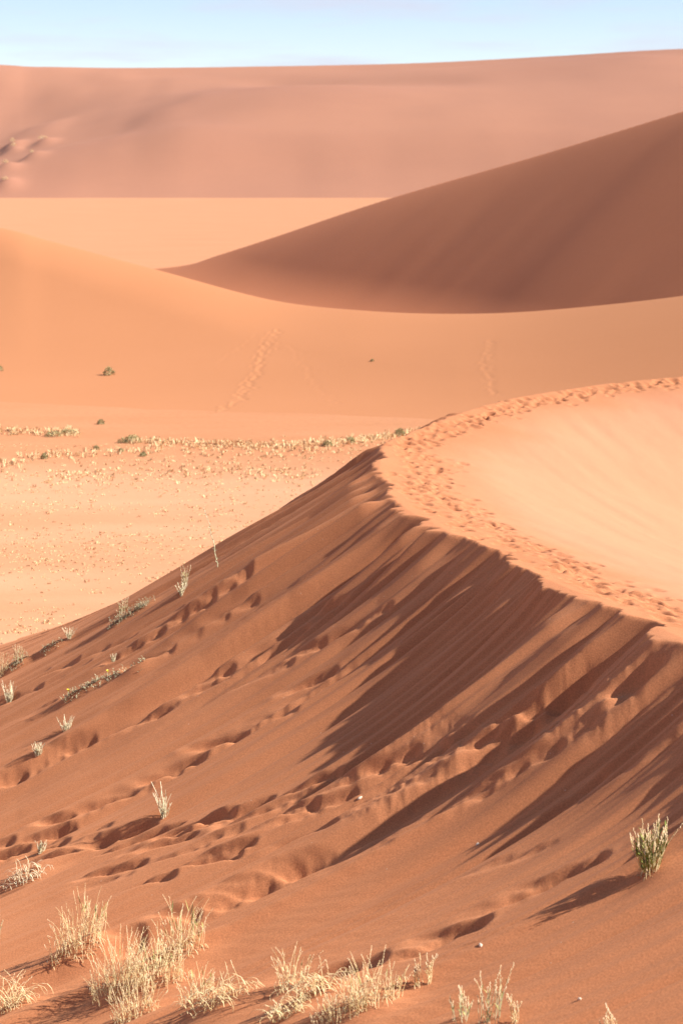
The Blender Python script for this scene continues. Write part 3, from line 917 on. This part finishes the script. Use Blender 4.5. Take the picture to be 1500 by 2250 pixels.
            if random.random() < 0.5:
                S.tube(pts, 0.0042, 0.0022)
            else:
                L.ribbon(pts, U(0.005, 0.009), az + 1.57)
        for k in range(int(n * .25)):
            px, py, pz = spot(0.8)
            p = stalk(px, py, h * U(.6, 1.1), U(0, .2), U(0, 6.28), U(0, .5), 6, pz - 0.02)
            S.tube(p, 0.004, 0.002); seed_spike(H, p, .3, 0.005, 6)
        S.build('stem', M_PALE if 'white' in label else M_STRAW, t, True); L.build('dry_leaf', M_STRAW if 'white' not in label else M_PALE, t, True); H.build('seed_head', M_HEAD, t, True)
    return t

for (u, v, kind, h, w, lab), (x, y) in zip(PLANTS, P_XY):
    make_plant(kind, x, y, h, w, lab)

# creeping mats
for (a, b, hh, n, fl, lab) in MATS:
    A = ray_hit(a[0], a[1], near_base); Bp = ray_hit(b[0], b[1], near_base)
    mx, my = (A.x + Bp.x) / 2, (A.y + Bp.y) / 2
    mz = near_z(mx, my)
    t = thing('creeping_plant', (mx, my, mz), lab, 'plant')
    S, L, W_ = Geo(), Geo(), Geo()
    main = []
    for i in range(14):
        f = i / 13
        px = A.x + (Bp.x - A.x) * f; py = A.y + (Bp.y - A.y) * f + 0.05 * math.sin(f * 9)
        main.append((px - mx, py - my, near_z(px, py) - mz + 0.012))
    W_.tube(main, 0.010, 0.006, 5)
    for k in range(n):
        f = random.random()
        px = A.x + (Bp.x - A.x) * f + random.gauss(0, 0.05); py = A.y + (Bp.y - A.y) * f + random.gauss(0, 0.06)
        pz = near_z(px, py) - mz
        p = stalk(px - mx, py - my, hh * U(0.3, 1.0), U(0.1, 1.1), U(0, 6.28), U(-.2, .2), 4, pz - 0.01, 0.01)
        S.tube(p, 0.0040, 0.0022)
        for j in range(4):
            q = p[random.randint(1, 3)]; an = U(0, 6.28); ll = U(0.02, 0.045)
            L.ribbon([(q[0] + math.cos(an) * ll * tt, q[1] + math.sin(an) * ll * tt, q[2] + ll * .5 * tt) for tt in (0, .5, 1)], 0.008, an + 1.57)
    W_.build('runner', M_TWIG, t); S.build('twig', M_TWIG, t, True); L.build('small_leaf', M_SAGE, t, True)
    if fl:
        f = 0.06 if 'lower' in lab else 0.78
        px = A.x + (Bp.x - A.x) * f; py = A.y + (Bp.y - A.y) * f
        pz = near_z(px, py) - mz
        stem = [(px - mx, py - my, pz), (px - mx - .006, py - my, pz + .06), (px - mx, py - my, pz + .115)]
        Sx = Geo(); Sx.tube(stem, 0.005, 0.004, 4); fs_ = Sx.build('flower_stem', M_SAGE, t)
        Fl = Geo()
        c = stem[-1]
        for k in range(6):
            an = k * 1.047
            Fl.ribbon([(c[0] + math.cos(an) * .034 * tt, c[1] + math.sin(an) * .034 * tt, c[2] + .030 * tt) for tt in (0, .4, .8, 1)], 0.020, an + 1.57)
        Fl.bead(c, 0.016, 0.02)
        o = Fl.build('flower', M_FLOWER, t); o['label'] = 'small bright yellow flower'

# pebbles and chips
for (u, v, r, lab) in PEBBLES:
    p = ray_hit(u, v, near_base)
    bm = bmesh.new()
    bmesh.ops.create_icosphere(bm, subdivisions=2, radius=1.0)
    for vv in bm.verts:
        vv.co *= 1 + 0.22 * float(vnoise(np.array(vv.co.x * 1.7 + u), np.array(vv.co.y * 1.7 + vv.co.z), 7))
        r_p = r * 0.62
        vv.co = Vector((vv.co.x * r_p * 1.5, vv.co.y * r_p * 0.9, vv.co.z * r_p * 0.7))
    me = bpy.data.meshes.new('pebble'); bm.to_mesh(me); bm.free()
    me.materials.append(M_PEBBLE)
    for f in me.polygons:
        f.use_smooth = True
    o = bpy.data.objects.new('pebble', me); COL.objects.link(o)
    o.location = (p.x, p.y, near_z(p.x, p.y) + r * 0.12)
    o.rotation_euler = (0.2, 0.5, u * 0.1)
    tag(o, lab, 'pebble')

# ------------------------------------------------------------------ dry grass of the pan: uncountable, one object
def tuft_cloud(name, spots, mat, blades=7):
    """spots: x, y, z, height, spread"""
    spots = np.array(spots)
    n = len(spots)
    N = n * blades
    r = rng.random
    X = np.repeat(spots[:, 0], blades); Yy = np.repeat(spots[:, 1], blades); Zz = np.repeat(spots[:, 2], blades)
    Hh = np.repeat(spots[:, 3], blades) * (0.5 + 0.6 * r(N)); Sp = np.repeat(spots[:, 4], blades)
    a = r(N) * 6.283; rad = np.sqrt(r(N)) * Sp
    bx = X + np.cos(a) * rad * 0.55; by_ = Yy + np.sin(a) * rad * 0.55
    lean = Hh * (0.15 + 0.5 * r(N)); la = a + (r(N) - .5) * 1.5
    tx = bx + np.cos(la) * lean; ty = by_ + np.sin(la) * lean
    wv = 0.012 + 0.022 * r(N); wa = r(N) * 3.1416
    V = np.zeros((N, 4, 3), np.float32)
    V[:, 0] = np.stack([bx - np.cos(wa) * wv, by_ - np.sin(wa) * wv, Zz - 0.03], -1)
    V[:, 1] = np.stack([bx + np.cos(wa) * wv, by_ + np.sin(wa) * wv, Zz - 0.03], -1)
    V[:, 2] = np.stack([tx + np.cos(wa) * wv * .7, ty + np.sin(wa) * wv * .7, Zz + Hh], -1)
    V[:, 3] = np.stack([tx - np.cos(wa) * wv * .7, ty - np.sin(wa) * wv * .7, Zz + Hh * .97], -1)
    me = bpy.data.meshes.new(name)
    me.vertices.add(N * 4); me.vertices.foreach_set('co', V.ravel())
    me.loops.add(N * 4); me.loops.foreach_set('vertex_index', np.arange(N * 4, dtype=np.int32))
    me.polygons.add(N); me.polygons.foreach_set('loop_start', np.arange(0, N * 4, 4, dtype=np.int32))
    me.update(calc_edges=True)
    me.materials.append(mat)
    o = bpy.data.objects.new(name, me); COL.objects.link(o)
    return o

def pan_spot(u, v):
    y = -PAN_Z * F / (v - EYE)
    x = (u - UC) / F * y
    return x, y
def ground_z(x, y):
    return np.maximum(pan_height(x, y), np.where(y > 98, gold_height(x, np.maximum(y, 98.0)), -99))

spots = []
nc = 30000
yy = 66 + (118 - 66) * rng.random(nc)
xx = (-0.175 + 0.30 * rng.random(nc)) * yy
# streaks and patches left by the wind
den = 0.5 + 0.5 * fbm(xx * 0.10, yy * 0.30, 4, 201) + 0.35 * fbm(xx * 0.35, yy * 0.9, 2, 203)
den = den * (1 - 0.25 * smooth(100, 112, yy)) 
keep = rng.random(nc) < np.clip(den * 0.62 - 0.06, 0.02, 0.8)
xx, yy = xx[keep], yy[keep]
zz = ground_z(xx, yy)
hh = 0.016 + 0.045 * rng.random(len(xx)) ** 3 + 0.08 * (rng.random(len(xx)) < 0.02)
pan_grass = list(zip(xx, yy, zz, hh, 0.06 + 0.12 * rng.random(len(xx))))
# the thicker fringe where the pan ends
def fringe(u0, u1, vf, n, hmax, sv):
    for k in range(n):
        u = U(u0, u1); v = vf(u) + random.gauss(0, sv)
        x, y = pan_spot(u, v)
        pan_grass.append((x, y, float(ground_z(np.array(x), np.array(y))), U(0.10, hmax), U(0.08, 0.2)))
fringe(285, 960, lambda u: np.interp(u, [285, 420, 640, 780, 960], [968, 975, 982, 970, 944]), 430, 0.22, 4)
fringe(400, 900, lambda u: np.interp(u, [400, 640, 900], [985, 996, 966]), 180, 0.14, 10)
fringe(-20, 175, lambda u: 948 + 0.02 * u, 120, 0.24, 4)
fringe(60, 360, lambda u: np.interp(u, [60, 200, 360], [1004, 998, 985]), 80, 0.24, 5)
fringe(-20, 60, lambda u: 1025, 22, 0.28, 20)
fringe(100, 700, lambda u: np.interp(u, [100, 400, 700], [1050, 1028, 1045]), 300, 0.10, 12)
o = tuft_cloud('pan_grass', pan_grass, M_DRY)
o['kind'] = 'stuff'; o['label'] = 'dry yellow grass scattered over the flat sandy pan'; o['category'] = 'grass'

# ------------------------------------------------------------------ single shrubs beyond the near dune
def shrub(x, y, z, h, w, label, group=None, mat=None):
    t = thing('desert_shrub', (x, y, z), label, 'shrub', group)
    L, S = Geo(), Geo()
    for k in range(9):
        a = U(0, 6.28)
        S.tube(stalk(U(-.15, .15) * w, U(-.1, .1) * w, h * U(.5, .85), U(.1, .55), a, 0, 4, -0.05, .02), 0.018 * h + .006, 0.006)
    n = 260
    for k in range(n):
        a = U(0, 6.28); e = math.asin(random.random()); r = U(.45, 1.0) ** .6
        p = (math.cos(a) * math.cos(e) * .5 * w * r, math.sin(a) * math.cos(e) * .42 * w * r, math.sin(e) * h * r * U(.8, 1.05))
        an = U(0, 6.28); ll = U(.10, .2) * h
        L.ribbon([(p[0], p[1], p[2]), (p[0] + math.cos(an) * ll * .4, p[1] + math.sin(an) * ll * .4, p[2] + ll * .5), (p[0] + math.cos(an) * ll * .7, p[1] + math.sin(an) * ll * .7, p[2] + ll)], .035 * h + .012, an + 1.57)
    S.build('branch', M_TWIG, t, True); L.build('foliage', mat or M_SHRUB, t, True)
    return t

for u, v, h, w, lab in (
        (240, 824, 0.50, 0.75, 'round shrub alone on the golden slope with a dark shadow at its left'),
        (222, 932, 0.28, 0.42, 'tiny shrub at the foot of the golden slope between the two grass fringes'),
        (-2, 815, 0.40, 0.60, 'small shrub at the left edge of the golden slope'),
        (817, 794, 0.16, 0.26, 'speck of a plant on the open golden slope right of the footprint trail'),
        (878, 958, 0.42, 0.55, 'greener shrub in the grass fringe beside the near crest')):
    p = ray_hit(u, v, lambda a, b: np.maximum(gold_height(a, b), pan_height(a, b)), 98, 205, 2000)
    shrub(p.x, p.y, p.z, h, w, lab)
for u, v, h, w, lab in (
        (292, 972, 0.42, 0.95, 'dark green shrub at the left end of the long grass fringe'),
        (270, 972, 0.26, 0.60, 'low shrub just left of the dark green fringe shrub'),
        (118, 958, 0.34, 0.90, 'green shrub left of the pair ending the left fringe'),
        (152, 954, 0.34, 0.90, 'green shrub at the right tip of the left fringe'),
        (315, 1003, 0.24, 0.36, 'single small shrub on bare sand below the fringe gap'),
        (266, 993, 0.20, 0.32, 'smaller single shrub left of the one on bare sand'),
        (212, 988, 0.24, 0.34, 'small shrub at the right end of the short lower grass row'),
        (98, 1008, 0.28, 0.40, 'small shrub at the left end of the short lower grass row'),
        (720, 982, 0.30, 0.50, 'dull green shrub in the middle of the long grass fringe'),
        (770, 975, 0.34, 0.50, 'dull green shrub near the right end of the long grass fringe')):
    x, y = pan_spot(u, v)
    shrub(x, y, float(ground_z(np.array(x), np.array(y))), h, w, lab)
for u, v, h, w, lab in (
        (28, 322, 2.0, 2.6, 'pale far shrub on the left of the far dune, uppermost of the group'),
        (30, 332, 1.8, 2.4, 'pale far shrub just below the uppermost one on the far dune'),
        (95, 316, 1.9, 4.6, 'widest pale far shrub, rightmost of the group on the far dune'),
        (70, 347, 1.5, 2.0, 'small far shrub below the widest one on the far dune'),
        (12, 370, 1.8, 2.8, 'far shrub at the left edge, second from the bottom of the far dune group'),
        (12, 407, 1.6, 2.8, 'far shrub at the left edge, lowest of the far dune group')):
    x, y = FAR_SHRUBS.pop(0)
    z = float(far_height(np.array([x]), np.array([y]))[0]) + 1.4
    shrub(x, y, z, h * 0.55, w * 0.7, lab, mat=M_DRY)

# ------------------------------------------------------------------ thin desert haze round the whole place
bm = bmesh.new()
bmesh.ops.create_cube(bm, size=1.0)
me = bpy.data.meshes.new('haze'); bm.to_mesh(me); bm.free()
hz = bpy.data.objects.new('haze', me); COL.objects.link(hz)
hz.dimensions = (1, 1, 1)
hz.scale = (19000, 21000, 70)
hz.location = (0, 4000, 13)
hz['kind'] = 'stuff'
m = bpy.data.materials.new('haze_air'); m.use_nodes = True
n, l = m.node_tree.nodes, m.node_tree.links
n.remove(n['Principled BSDF'])
pv = n.new('ShaderNodeVolumePrincipled')
pv.inputs['Color'].default_value = (0.95, 0.91, 0.90, 1)
pv.inputs['Density'].default_value = 0.00007
pv.inputs['Anisotropy'].default_value = 0.1
l.new(pv.outputs['Volume'], n['Material Output'].inputs['Volume'])
me.materials.append(m)
